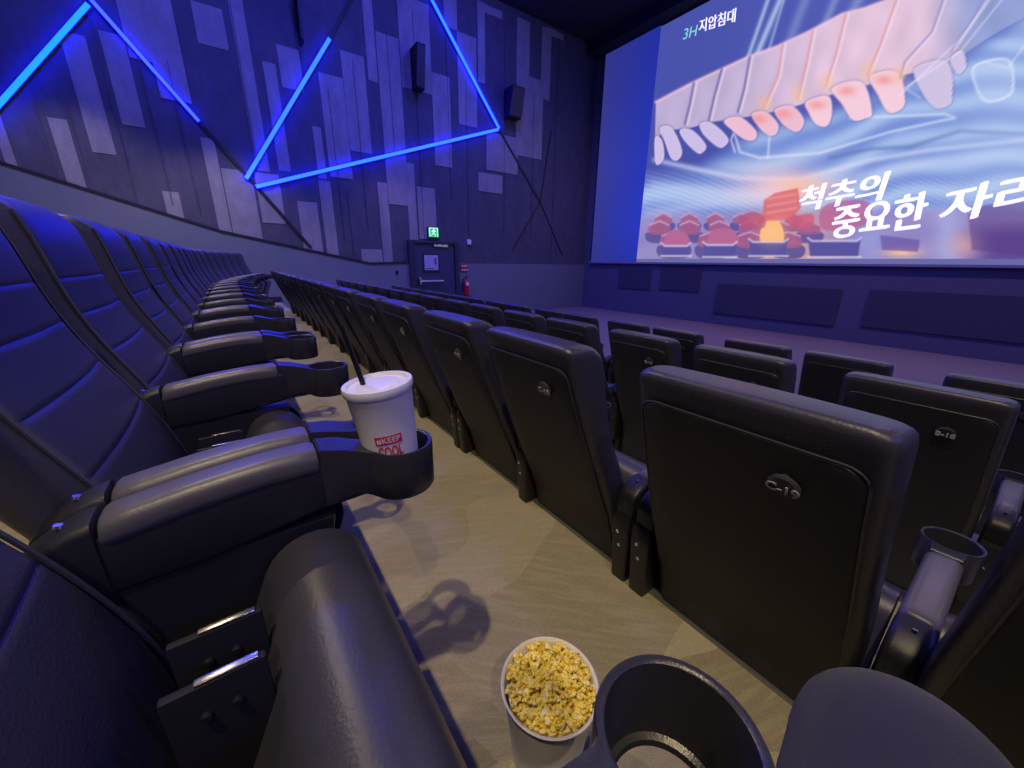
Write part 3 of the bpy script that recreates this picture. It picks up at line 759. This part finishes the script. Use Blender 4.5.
def paint(u, v):
    C = np.zeros(u.shape + (3,))
    def blend(mask, c):
        mask = np.clip(mask, 0, 1)[..., None]; c = np.asarray(c, float)
        C[:] = C * (1 - mask) + c * mask
    C[:] = (78, 88, 176)
    blend(smooth(760, 1000, u) * .5, (120, 130, 205)); blend((1 - smooth(690, 780, u)) * .35, (66, 72, 160))
    # light rays rising from the spine
    for x0, y0, x1, y1, w, s in ((743, 72, 768, 0, 2.2, .7), (752, 66, 781, -2, 3, .75), (766, 60, 785, -4, 1.6, .5), (818, 40, 835, 0, 4, .35), (842, 30, 862, -6, 5, .35), (786, 50, 806, -2, 5, .3)):
        d = segd(u, v, [(x0, y0), (x1, y1)]); blend(np.exp(-(d / w) ** 2) * s, (190, 215, 240))
    # wide pale field under the spine
    edge = np.interp(u, [655, 700, 760, 860, 950, 1024], [166, 158, 118, 92, 55, 8])
    low = smooth(0, 26, v - edge)
    wave = .5 + .5 * np.sin((v + 10 * np.sin(u * .021 + 1) + (u - 650) * .22) * .22 + noise(u, v, .03, 4) * 2.2)
    base = np.array([165., 190., 235.]) * wave[..., None] + np.array([120., 145., 215.]) * (1 - wave[..., None])
    m = low[..., None]; C[:] = C * (1 - m) + base * m
    blend(low * (1 - smooth(680, 760, u)) * smooth(0, 1, 1.0 + 0 * u) * .55 * (1 - smooth(172, 190, v)), (70, 95, 180))
    for pts, w, s, c in (([(655, 160), (700, 170), (740, 178), (800, 180), (870, 160), (930, 150), (1024, 140)], 3, .6, (215, 225, 250)),
                         ([(830, 158), (870, 149), (910, 147), (960, 131), (1000, 133), (1024, 134)], 2.5, .55, (95, 115, 180)),
                         ([(735, 135), (740, 152), (760, 158), (820, 153), (890, 132), (940, 121), (955, 118), (945, 114), (900, 116), (850, 118)], 1.6, .6, (225, 235, 252)),
                         ([(655, 185), (720, 192), (790, 196), (860, 176), (940, 160), (1024, 150)], 6, .35, (215, 222, 250)),
                         ([(650, 215), (720, 200), (800, 205)], 6, .45, (190, 195, 235)),
                         ([(735, 130), (731, 140), (735, 152)], 1.2, .6, (230, 235, 250)), ([(770, 130), (768, 158)], 1.4, .5, (230, 235, 250))):
        d = segd(u, v, pts); blend(np.exp(-(d / w) ** 2) * s, c)
    # fine hatching of the pale field
    hat = np.sin((v * 1.0 - u * .33 + 4 * np.sin(u * .03)) * 1.35); blend(smooth(165, 185, v) * (1 - smooth(225, 240, v)) * (hat > .1) * .16, (235, 238, 252))
    blend(smooth(900, 1024, u) * low * .35, (190, 212, 245))
    # the warm glow in the centre
    d = np.hypot((u - 782) / 46, (v - 186) / 20); blend(np.exp(-d ** 2) * .85, (250, 205, 215)); d = np.hypot((u - 802) / 26, (v - 188) / 10); blend(np.exp(-d ** 2) * .7, (250, 190, 150))
    # theatre seats along the bottom of the picture
    floor_ = smooth(208, 222, v - (u - 650) * -.02); blend(floor_ * .8, (150, 130, 190))
    blend(floor_ * smooth(730, 760, u) * (1 - smooth(800, 860, u)) * .6, (235, 170, 150)); blend(smooth(215, 240, v) * smooth(940, 1000, u), (95, 75, 150))
    blend(np.exp(-((u - 870) / 14) ** 2) * floor_ * .6, (150, 160, 225)); blend(np.exp(-((u - 948) / 14) ** 2) * floor_ * .6, (170, 180, 235))
    seats = []
    for y0, n0, w, sx in ((217, 7, 15, 26), (225, 6, 19, 30), (236, 5, 24, 38)):
        for i in range(n0): seats.append((650 + sx * i + (y0 % 3) * 6, y0, w))
    for x, y, w in seats:
        if x > 800: continue
        top = catmull([(x, y), (x + w * .5, y - 4), (x + w, y), (x + w, y + w * .45), (x, y + w * .45)]); bod = catmull([(x - 3, y + w * .4), (x + w + 3, y + w * .4), (x + w + 1, y + w * .9), (x - 1, y + w * .9)])
        blend(soft(u, v, bod) * .9, (92, 82, 150)); blend(soft(u, v, top) * .9, (165, 95, 140)); blend(np.exp(-(segd(u, v, [(x, y), (x + w * .5, y - 4), (x + w, y)]) / 1.0) ** 2) * .6, (215, 190, 225))
    for (x0, x1, yt, yb), (a0, a1, at_) in (((661, 691, 243, 256), (665, 689, 231)), ((703, 737, 242, 257), (709, 737, 229)), ((749, 788, 239, 256), (761, 783, 221)), ((808, 861, 238, 257), (0, 0, 0))):
        if a1: blend(soft(u, v, catmull([(a0, yt + 3), (a0 + 2, at_ + 3), ((a0 + a1) / 2, at_ - 1), (a1 - 2, at_ + 3), (a1, yt + 3)])), (180, 105, 150) if a0 < 750 else (250, 185, 130))
        blend(soft(u, v, [(x0, yt), (x0 + 4, yt + 3), (x1 - 4, yt + 3), (x1, yt), (x1 - 3, yb), (x0 + 2, yb)]), (90, 84, 158))
        blend(np.exp(-(segd(u, v, [(x0, yt), (x0 + 4, yt + 3), (x1 - 4, yt + 3), (x1, yt)]) / 1.1) ** 2) * .8, (215, 205, 240)); blend(np.exp(-(segd(u, v, [(x0, yb), (x1, yb)]) / 1.0) ** 2) * .7, (235, 225, 245))
    # glowing red seats
    blend(soft(u, v, [(764, 200), (775, 193), (798, 188), (801, 208), (790, 220), (762, 221)]) * .85, (222, 105, 115))
    for yy_ in (197, 204, 211): blend(np.exp(-(segd(u, v, [(768, yy_ + 2), (796, yy_ - 3)]) / 1.3) ** 2) * .6, (240, 160, 150))
    blend(soft(u, v, catmull([(741, 217), (752, 212), (764, 216), (764, 228), (742, 226)])) * .8, (185, 85, 120)); blend(soft(u, v, catmull([(790, 218), (812, 214), (812, 226), (792, 230)])) * .8, (205, 95, 125))
    blend(soft(u, v, catmull([(822, 208), (846, 200), (870, 204), (866, 224), (824, 230)])) * .7, (195, 95, 140))
    blend(np.exp(-(np.hypot((u - 773) / 12, (v - 232) / 12)) ** 2) * .6, (255, 200, 140)); blend(np.exp(-(np.hypot((u - 902) / 18, (v - 252) / 5)) ** 2) * .9, (250, 200, 150)); blend(np.exp(-(np.hypot((u - 965) / 16, (v - 245) / 14)) ** 2) * .6, (235, 170, 165))
    blend(soft(u, v, [(880, 235), (920, 240), (918, 252), (882, 250)]) * .7, (105, 85, 165)); blend(soft(u, v, [(985, 205), (1040, 200), (1040, 257), (972, 250), (968, 215)]) * .5, (90, 60, 130))
    # the spine
    top = [(656, 102), (690, 84), (722, 69), (748, 57), (778, 46), (808, 32), (842, 14), (865, 8), (898, -4), (960, -20), (1060, -40)]
    bot = [(1060, 0), (1012, 24), (985, 40), (958, 58), (940, 66), (918, 72), (898, 76), (872, 84), (840, 92), (815, 100), (790, 108), (764, 114), (740, 118), (712, 122), (690, 128), (672, 130), (655, 138)]
    spine = top + bot
    tx = smooth(700, 860, u); tone = np.stack([205 + 38 * tx, 188 + 22 * tx, 228 + 8 * tx], -1)
    far = smooth(915, 985, u); tone = tone * (1 - far[..., None]) + np.array([158, 172, 228.]) * far[..., None]
    shade = .93 + .05 * noise(u, v, .12, 9); tone = tone * shade[..., None]
    m = soft(u, v, spine)[..., None]; C[:] = C * (1 - m) + tone * m
    blend(np.exp(-(segd(u, v, top) / 1.6) ** 2) * .7, (250, 200, 215))
    lobes = [[(655, 138), (662, 140), (664, 158), (656, 164)], [(660, 128), (672, 128), (682, 150), (678, 160), (671, 158), (665, 142)], [(680, 130), (692, 130), (706, 145), (702, 153), (696, 152), (684, 140)],
             [(700, 124), (712, 123), (728, 138), (725, 146), (718, 147), (704, 135)], [(724, 121), (740, 117), (756, 131), (754, 140), (744, 139), (732, 130)], [(752, 114), (766, 112), (778, 124), (776, 134), (768, 135), (758, 126)],
             [(775, 110), (792, 106), (804, 120), (799, 131), (791, 130), (781, 122)], [(806, 102), (828, 96), (832, 112), (827, 126), (816, 124), (809, 113)], [(832, 88), (862, 82), (872, 112), (866, 118), (853, 120), (842, 104)],
             [(870, 76), (898, 72), (905, 100), (900, 110), (888, 112), (878, 95)], [(915, 68), (948, 62), (952, 98), (945, 107), (934, 107), (922, 92)], [(950, 60), (962, 50), (966, 66), (958, 74)]]
    for i, lb in enumerate(lobes):
        P = catmull(lb); c = (205, 190, 232) if i < 4 else ((238, 190, 212) if i < 7 else ((246, 205, 222) if i < 10 else (208, 195, 228)))
        ins = soft(u, v, P); blend(ins, c); d = segd(u, v, P + P[:1]); blend(np.exp(-(d / .9) ** 2) * ins * .5, (248, 235, 250)); blend(np.exp(-(d / 1.6) ** 2) * (1 - ins) * .35, (95, 85, 150))
        if 5 <= i <= 9:
            cx0 = sum(p[0] for p in lb[:2]) / 2; cy0 = sum(p[1] for p in lb[:2]) / 2 + 6; blend(np.exp(-(np.hypot((u - cx0) / 9, (v - cy0) / 5)) ** 2) * ins * .75, (240, 150, 150))
    for i, ln in enumerate([[(694, 83), (690, 104), (685, 124)], [(722, 69), (714, 98), (709, 120)], [(750, 57), (744, 90), (738, 112)], [(783, 44), (778, 76), (764, 108)], [(813, 31), (806, 66), (798, 98)], [(846, 14), (836, 54), (826, 86)], [(898, -4), (880, 46), (868, 74)],
                            [(948, -14), (932, 32), (905, 62), (900, 78)], [(1000, -24), (972, 20), (952, 50)]]):
        d = segd(u, v, ln); c = (100, 90, 165) if i < 3 else ((225, 150, 160) if i < 7 else (150, 140, 205)); blend(np.exp(-(d / 1.4) ** 2) * .7, c)
        blend(np.exp(-(segd(u, v, [(a + 2.6, b) for a, b in ln]) / 1.3) ** 2) * .5, (252, 232, 240))
        if 3 <= i <= 7: ax_, ay_ = ln[-1]; blend(np.exp(-(np.hypot((u - ax_) / 7, (v - ay_ + 4) / 9)) ** 2) * .55, (248, 190, 150))
    blend(soft(u, v, catmull([(975, 66), (1008, 60), (1013, 88), (1004, 98), (986, 101), (976, 86)])) * .25, (215, 222, 248)); P = catmull([(975, 66), (1008, 60), (1013, 88), (1004, 98), (986, 101), (976, 86)])
    blend(np.exp(-(segd(u, v, P + P[:1]) / 1.3) ** 2) * .7, (232, 236, 252))
    for ln in ([(985, 62), (1008, 68), (1024, 46)], [(920, 98), (905, 88), (960, 52), (1010, -10)], [(900, 95), (960, 40), (990, 0)]): blend(np.exp(-(segd(u, v, ln) / 1.2) ** 2) * .4, (235, 235, 252))
    return srgb(np.clip(C, 0, 255))
def grid_face(name, y0, y1, z0, z1, ny, nz, x, colfn, m):
    ys = np.linspace(y0, y1, ny); zs = np.linspace(z0, z1, nz); YY, ZZ = np.meshgrid(ys, zs)
    verts = np.stack([np.full(YY.size, x), YY.ravel(), ZZ.ravel()], -1)
    idx = np.arange(ny * nz).reshape(nz, ny); f = np.stack([idx[:-1, :-1].ravel(), idx[1:, :-1].ravel(), idx[1:, 1:].ravel(), idx[:-1, 1:].ravel()], -1)
    me = bpy.data.meshes.new(name); me.from_pydata(verts.tolist(), [], f.tolist())
    at_ = me.color_attributes.new('Col', 'FLOAT_COLOR', 'POINT')
    cols = np.ones((ny * nz, 4)); cols[:, :3] = colfn(YY, ZZ).reshape(-1, 3); at_.data.foreach_set('color', cols.ravel().astype(np.float32))
    me.materials.append(m); o = bpy.data.objects.new(name, me); col.objects.link(o); o.parent = scr; o.matrix_parent_inverse = Matrix.Translation(scr.location).inverted()
    return o
SCRM = bpy.data.materials.new('projection'); SCRM.use_nodes = True; nt = SCRM.node_tree; nt.nodes.clear()
ou = nt.nodes.new('ShaderNodeOutputMaterial'); em = nt.nodes.new('ShaderNodeEmission'); atn = nt.nodes.new('ShaderNodeAttribute'); atn.attribute_name = 'Col'
nt.links.new(atn.outputs['Color'], em.inputs[0]); nt.links.new(em.outputs[0], ou.inputs[0]); em.inputs[1].default_value = 1.0
SCRM.cycles.emission_sampling = 'AUTO'
def picfn(Y, Z):
    u, v = to_uv(np.maximum(Y, .15), Z); return paint(u, v)
o = grid_face('projected_picture', PY0, PY1, PZ0, PZ1, 500, 280, XP - .004, picfn, SCRM); o['label'] = 'projected advert with a spine over rows of seats'
def barfn(Y, Z):
    t = np.clip((PY0 - Y) / (PY0 - SY0), 0, 1)[..., None]
    u = np.abs((Z - 3.2) / 3.2)[..., None]
    a = np.array([40., 54., 182.]); b = np.array([58., 60., 150.])
    s = 1 - np.exp(-((t - .0) / .35) ** 2) * .0
    c = a * (1 - t) + b * t
    c = c * (1 - .12 * u) + 14 * np.exp(-((Z[..., None] - 1.2) / 1.3) ** 2) * np.array([.2, .4, 1.6]) * (1 - t)
    return srgb(np.clip(c, 0, 255))
o = grid_face('screen_margin', SY0, PY0, SZ0, SZ1, 20, 40, XP, barfn, SCRM); o['label'] = 'dim blue margin left of the picture'
o = grid_face('screen_margin', PY0, SY1, SZ0, PZ0, 20, 3, XP, lambda Y, Z: srgb(np.stack([0 * Y + 105, 0 * Y + 105, 0 * Y + 165], -1)), SCRM)
o = grid_face('screen_margin', PY1, SY1, SZ0, SZ1, 10, 10, XP, lambda Y, Z: srgb(np.stack([0 * Y + 45, 0 * Y + 52, 0 * Y + 150], -1)), SCRM)
# lettering of the advert
LET = mat('letter', (0.9, 0.9, 0.95), 0.5, emit=((0.93, 0.90, 1.0), .92)); LETG = mat('letter_green', (0.2, 0.6, 0.5), 0.5, emit=((0.25, 0.70, 0.62), .9))
def screen_text(s, pa, pb, pc, m, bold=.01, name='lettering'):
    """text whose box has lower left pa, lower right pb, upper left pc on the screen plane"""
    me = text_mesh(s, 1.0, bold=0)
    n = len(me.vertices); co_ = np.zeros(n * 3); me.vertices.foreach_get('co', co_); co_ = co_.reshape(-1, 3)
    if n == 0: return
    mn, mxx = co_.min(0), co_.max(0)
    A = np.array(S(*pa, XP)); B = np.array(S(*pb, XP)); Cc = np.array(S(*pc, XP))
    a = (co_[:, 0] - mn[0]) / (mxx[0] - mn[0]); b = (co_[:, 1] - mn[1]) / (mxx[1] - mn[1])
    yz = A + a[:, None] * (B - A) + b[:, None] * (Cc - A)
    fs = [list(p.vertices) for p in me.polygons]
    w_ = (B - A) * bold * .22 / max(1, len(s) / 3.0); h_ = (Cc - A) * bold * .30
    V, Fc = [], []
    for q, (da, db) in enumerate(((0, 0), (1, 0), (-1, 0), (.6, .8), (-.6, -.8))):
        o3 = yz + da * w_ + db * h_; base = len(V)
        V += [(XP - .010 - .0012 * q, float(y), float(z)) for y, z in o3]; Fc += [[base + k for k in f] for f in fs]
    me2 = bpy.data.meshes.new(name); me2.from_pydata(V, [], Fc); me2.materials.append(m)
    o = bpy.data.objects.new(name, me2); col.objects.link(o); o.parent = scr
    o.matrix_parent_inverse = Matrix.Translation(scr.location).inverted(); o['label'] = 'white advert lettering' if m is LET else 'green advert logo'
screen_text('척추의', (797, 212), (880, 200), (804, 187), LET, .075)
screen_text('중요한', (831, 239), (922, 228), (836, 207), LET, .075)
screen_text('자리', (938, 224), (1035, 208), (948, 190), LET, .09)
screen_text('지압침대', (699, 33), (735, 22), (700, 20), LET, .045)
screen_text('3H', (683, 40), (696, 36), (685, 29), LETG, .02)

# ------------------------------------------------------------------ drink in the double arm behind
YA1 = .337 + .263                      # the near arm of the double one
cupx, cupy = HXD + AX_RING, YA1 - .012
lean = Matrix.Rotation(math.radians(-6), 4, 'Y') @ Matrix.Rotation(math.radians(-1), 4, 'X')
t = empty('drink_cup', (cupx - .007, cupy + .002, ZD + .6255)); tag(t, 'white paper drink cup with #KEEP COOL print standing in an armrest cup holder', 'cup')
t.rotation_euler = lean.to_euler()
H = .156; r0, r1 = .040, .0515
cr = lambda z: r0 + (r1 - r0) * z / H
bm = bmesh.new(); lathe(bm, [(r0 - .003, .004), (r0, 0), (r0 + .0003, .004), (cr(H * .5), H * .5), (r1, H - .004), (r1 + .002, H), (r1 - .003, H)], cap0=True, cap1=True); obj('cup_body', bm, WHITE, t)
bm = bmesh.new(); lathe(bm, [(r1 - .001, H - .007), (r1 + .0020, H - .007), (r1 + .0035, H - .003), (r1 + .0035, H + .003), (r1 + .0025, H + .0065), (r1 - .004, H + .007), (r1 - .007, H + .002), (r1 - .016, H + .0015), (r1 - .018, H + .004), (r1 - .024, H + .005), (.001, H + .005)], cap0=False)
obj('lid', bm, LID, t)
bm = bmesh.new()
tube(bm, [(-.018, .006, H - .02), (-.022, .012, H + .03), (-.0275, .0235, H + .098)], .0042, 10); o = obj('straw', bm, STRAW, t); o['label'] = 'black straw'
def wrap(me, zc, ang0, m, name, box_=False):
    n = len(me.vertices); c = np.zeros(n * 3); me.vertices.foreach_get('co', c); c = c.reshape(-1, 3)
    z = zc + c[:, 1]; r = r0 + (r1 - r0) * z / H + .0006 + c[:, 2]; a = ang0 + c[:, 0] / .045
    out = np.stack([r * np.cos(a), r * np.sin(a), z], -1); me.vertices.foreach_set('co', out.ravel()); me.update(); me.materials.clear(); me.materials.append(m)
    o = bpy.data.objects.new(name, me); col.objects.link(o); o.parent = t; return o
ANG = math.atan2(-cupy, -cupx) + .02
def patch_mesh(w, h, z=0.0):
    bm_ = bmesh.new(); N = 14
    vs_ = [[bm_.verts.new((-w / 2 + w * i / N, y, z)) for i in range(N + 1)] for y in (-h / 2, h / 2)]
    for i in range(N): bm_.faces.new((vs_[0][i], vs_[0][i + 1], vs_[1][i + 1], vs_[1][i]))
    me = bpy.data.meshes.new('p'); bm_.to_mesh(me); bm_.free(); return me
o = wrap(patch_mesh(.041, .0155, .0), .079, ANG, RED, 'print_block'); o['label'] = 'red print block'
def fit(me, w, h):
    n = len(me.vertices); c = np.zeros(n * 3); me.vertices.foreach_get('co', c); c = c.reshape(-1, 3); mn, mx_ = c.min(0), c.max(0)
    c[:, 0] = ((c[:, 0] - mn[0]) / (mx_[0] - mn[0]) - .5) * w; c[:, 1] = ((c[:, 1] - mn[1]) / (mx_[1] - mn[1]) - .5) * h; c[:, 2] = .0004
    me.vertices.foreach_set('co', c.ravel()); return me
o = wrap(fit(text_mesh('#KEEP', 1, bold=.012), .036, .0100), .079, ANG, WHITE, 'print_text'); o['label'] = 'white #KEEP lettering'
o = wrap(fit(text_mesh('COOL', 1, bold=.03), .038, .020), .0585, ANG, RED, 'print_text'); o['label'] = 'red COOL lettering'

# ------------------------------------------------------------------ popcorn bucket standing on the aisle floor
px, py = .367, .374; PH = .208
t = empty('popcorn_bucket', (px, py, ZD)); tag(t, 'tall white paper bucket full of popcorn between the seat and the near cup holder', 'bucket')
bm = bmesh.new(); R0, R1 = .067, .0890
lathe(bm, [(R0, 0), (R0 + (R1 - R0) * .5, PH * .5), (R1, PH - .006), (R1 + .0035, PH - .004), (R1 + .0045, PH - .0005), (R1 + .002, PH + .002), (R1 - .001, PH - .001), (R1 - .003, PH - .008), (R0 + (R1 - R0) * .8 - .002, PH * .8)], n=56, cap1=False); obj('bucket_wall', bm, WHITE, t)
POP = bpy.data.materials.new('popcorn'); POP.use_nodes = True; nt = POP.node_tree; b = nt.nodes['Principled BSDF']; b.inputs['Roughness'].default_value = .6
b.inputs['Subsurface Weight'].default_value = 0
tc = nt.nodes.new('ShaderNodeTexCoord'); n1 = nt.nodes.new('ShaderNodeTexNoise'); n1.inputs['Scale'].default_value = 75; n1.inputs['Detail'].default_value = 4
cr_ = nt.nodes.new('ShaderNodeValToRGB'); e = cr_.color_ramp.elements
e[0].position = .30; e[0].color = (0.16, 0.05, 0.02, 1); e[1].position = .70; e[1].color = (0.90, 0.84, 0.60, 1)
for p_, c_ in ((.36, (0.75, 0.48, 0.06, 1)), (.46, (0.88, 0.70, 0.08, 1)), (.56, (0.90, 0.76, 0.20, 1))): q = e.new(p_); q.color = c_
nt.links.new(tc.outputs['Object'], n1.inputs['Vector']); nt.links.new(n1.outputs['Fac'], cr_.inputs[0]); nt.links.new(cr_.outputs[0], b.inputs['Base Color'])
bm = bmesh.new(); rr = random.Random(5)
for i in range(420):
    a = rr.random() * 2 * PI; r = (R1 - .010) * math.sqrt(rr.random()); hz = PH - .004 + .010 * (1 - (r / R1) ** 2) + rr.uniform(-.014, .006)
    c = Vector((r * math.cos(a), r * math.sin(a), hz))
    for q in range(rr.choice((3, 4, 5))):
        off = Vector((rr.gauss(0, 1), rr.gauss(0, 1), rr.gauss(0, 1))).normalized() * .0048; s = rr.uniform(.0032, .0056)
        if (c + off).xy.length > R1 - .006: off = Vector((0, 0, 0))
        mtx = Matrix.Translation(c + off) @ Matrix.Diagonal((s, s * rr.uniform(.7, 1.1), s * rr.uniform(.7, 1.1), 1))
        bmesh.ops.create_icosphere(bm, subdivisions=1, radius=1, matrix=mtx)
lathe(bm, [(R1 - .010, PH - .03), (R1 - .012, PH - .014), (.001, PH - .006)], n=24, cap0=True)
o = obj('popcorn', bm, POP); o.location = (px, py, ZD); tag(o, 'yellow and cream popcorn heaped in the white bucket', 'popcorn', kind='stuff')

# ------------------------------------------------------------------ the person whose knee shows
def limb(bm, pts, n=24):
    """pts: (centre, half width y, half height across) lofted with smooth tangents"""
    P = [Vector(p[0]) for p in pts]
    fine = []
    m = len(P)
    for i in range(m - 1):
        for k in range(6):
            t_ = k / 6
            p0, p1, p2, p3 = P[max(i - 1, 0)], P[i], P[i + 1], P[min(i + 2, m - 1)]
            c = .5 * ((2 * p1) + (p2 - p0) * t_ + (2 * p0 - 5 * p1 + 4 * p2 - p3) * t_ * t_ + (3 * p1 - p0 - 3 * p2 + p3) * t_ ** 3)
            a = pts[i][1] + (pts[i + 1][1] - pts[i][1]) * t_; b_ = pts[i][2] + (pts[i + 1][2] - pts[i][2]) * t_
            fine.append((c, a, b_))
    fine.append((P[-1], pts[-1][1], pts[-1][2]))
    loops = []
    for i, (c, a, b_) in enumerate(fine):
        tn = (fine[min(i + 1, len(fine) - 1)][0] - fine[max(i - 1, 0)][0]).normalized()
        yv = Vector((0, 1, 0)); yv = (yv - tn * yv.dot(tn)).normalized(); ov = tn.cross(yv)
        loops.append([c + yv * (a * math.cos(2 * PI * k / n)) + ov * (b_ * math.sin(2 * PI * k / n)) for k in range(n)])
    loft(bm, loops)
pp = empty('person', (HXD + .1, .932 - T, ZD)); tag(pp, 'seated person in navy trousers, only a knee in view at the bottom right', 'person')
yc = .932 - T
bm = bmesh.new()
kn = Vector((.482, -.034, -.482))
limb(bm, [((.02, yc + .085, -.46), .095, .095), ((.16, yc + .10, -.455), .10, .095), ((.32, (yc + .10 + kn.y) / 2, -.475), .092, .085), ((kn.x - .03, kn.y, kn.z + .005), .092, .083), ((kn.x + .015, kn.y, kn.z - .045), .088, .078), ((kn.x + .01, kn.y, kn.z - .16), .066, .064), ((kn.x - .01, kn.y, -.87), .055, .055)])
limb(bm, [((.02, yc - .085, -.46), .095, .095), ((.16, yc - .12, -.455), .10, .095), ((.32, yc - .18, -.475), .092, .085), ((.44, yc - .21, -.505), .080, .074), ((.485, yc - .215, -.56), .074, .070), ((.48, yc - .215, -.67), .066, .064), ((.46, yc - .215, -.87), .055, .055)])
limb(bm, [((-.085, yc, -.40), .05, .05), ((-.06, yc, -.42), .14, .09), ((.02, yc, -.45), .185, .10), ((.08, yc, -.46), .17, .095), ((.13, yc, -.46), .10, .05)])
body = obj('body', bm, DENIM); 
rm = body.modifiers.new('r', 'REMESH'); rm.mode = 'VOXEL'; rm.voxel_size = .009
sm = body.modifiers.new('s', 'SMOOTH'); sm.factor = .7; sm.iterations = 10
dg = bpy.context.evaluated_depsgraph_get(); me = bpy.data.meshes.new_from_object(body.evaluated_get(dg)); body.modifiers.clear(); body.data = me; me.shade_smooth()
body.parent = pp; body.matrix_parent_inverse = Matrix.Translation(pp.location).inverted(); body['label'] = 'legs and hips in navy fabric trousers'
for y in (kn.y, yc - .215):
    x0_ = kn.x - .01
    bm = bmesh.new()
    secs = [(-.075, .030, .06, 0), (-.06, .036, .085, 0), (0, .036, .10, 0), (.06, .042, .075, 0), (.12, .046, .055, 0), (.165, .040, .045, 0), (.185, .022, .03, 0)]
    loft(bm, [[(x0_ + x, y + a, ZD + .001 + h / 2 + c) for a, c in rrect(w, h / 2, min(.018, h / 2.2, w * .8), 4)] for x, w, h, _ in secs])
    world_part('shoe', bm, SHOE, pp, True)

# ------------------------------------------------------------------ light
def spot(x, y, z, power, color, size, blend, rad, tx=0, ty=0):
    l = bpy.data.lights.new('downlight_or_fill', 'SPOT'); l.energy = power; l.color = color; l.spot_size = math.radians(size); l.spot_blend = blend; l.shadow_soft_size = rad
    o = bpy.data.objects.new('downlight_or_fill', l); col.objects.link(o); o.location = (x, y, z)
    d_ = Vector((tx, ty, -1)); o.rotation_euler = d_.to_track_quat('-Z', 'Y').to_euler()
WARM = (1.0, .80, .50)
for y, p in ((-5.3, 190), (-3.0, 280), (-.45, 520), (4.4, 320), (7.6, 260)):
    spot(-1.25, y, 4.6, p, WARM, 110, .6, .05)
spot(-1.9, 9.4, 3.6, 75, (1.0, .86, .78), 112, .5, .06)
spot(.2, 9.4, 3.2, 85, (1.0, .86, .78), 112, .5, .06)
spot(3.6, 9.4, 3.2, 60, (.90, .72, .95), 112, .8, .06)
BLUEW = (.08, .10, 1.0)
for x in (-1.5, 2.0, 5.5): spot(x, 9.6, 6.5, 480, BLUEW, 150, .7, .3, .1, -.75)  # added blue fill high by the side wall, spreads the light lines' tint
for x in (-1.0, 2.5, 6.0): spot(x, 7.6, 6.6, 520, (.07, .08, 1.0), 140, .9, .3, 0, .9)  # unseen blue fill added to flood the upper side wall
for x in (1.0, 5.0): spot(x, -8.0, 5.6, 420, BLUEW, 140, .8, .3, 0, 1.1)  # added blue fill standing in for light lines on the opposite wall
spot(1.5, 3.0, 6.6, 200, (.20, .20, 1.0), 165, .6, .3)  # added overhead blue fill for the general tint
for y in (5.5, 0, -5): spot(8.0, y, 6.5, 380, (.72, .52, 1.0), 150, .8, .3, .15, 0)  # violet fill added near the screen to brighten the front floor and wall
w = bpy.data.worlds.new('world'); sc.world = w; w.use_nodes = True; w.node_tree.nodes['Background'].inputs[0].default_value = (.02, .03, .12, 1); w.node_tree.nodes['Background'].inputs[1].default_value = .2
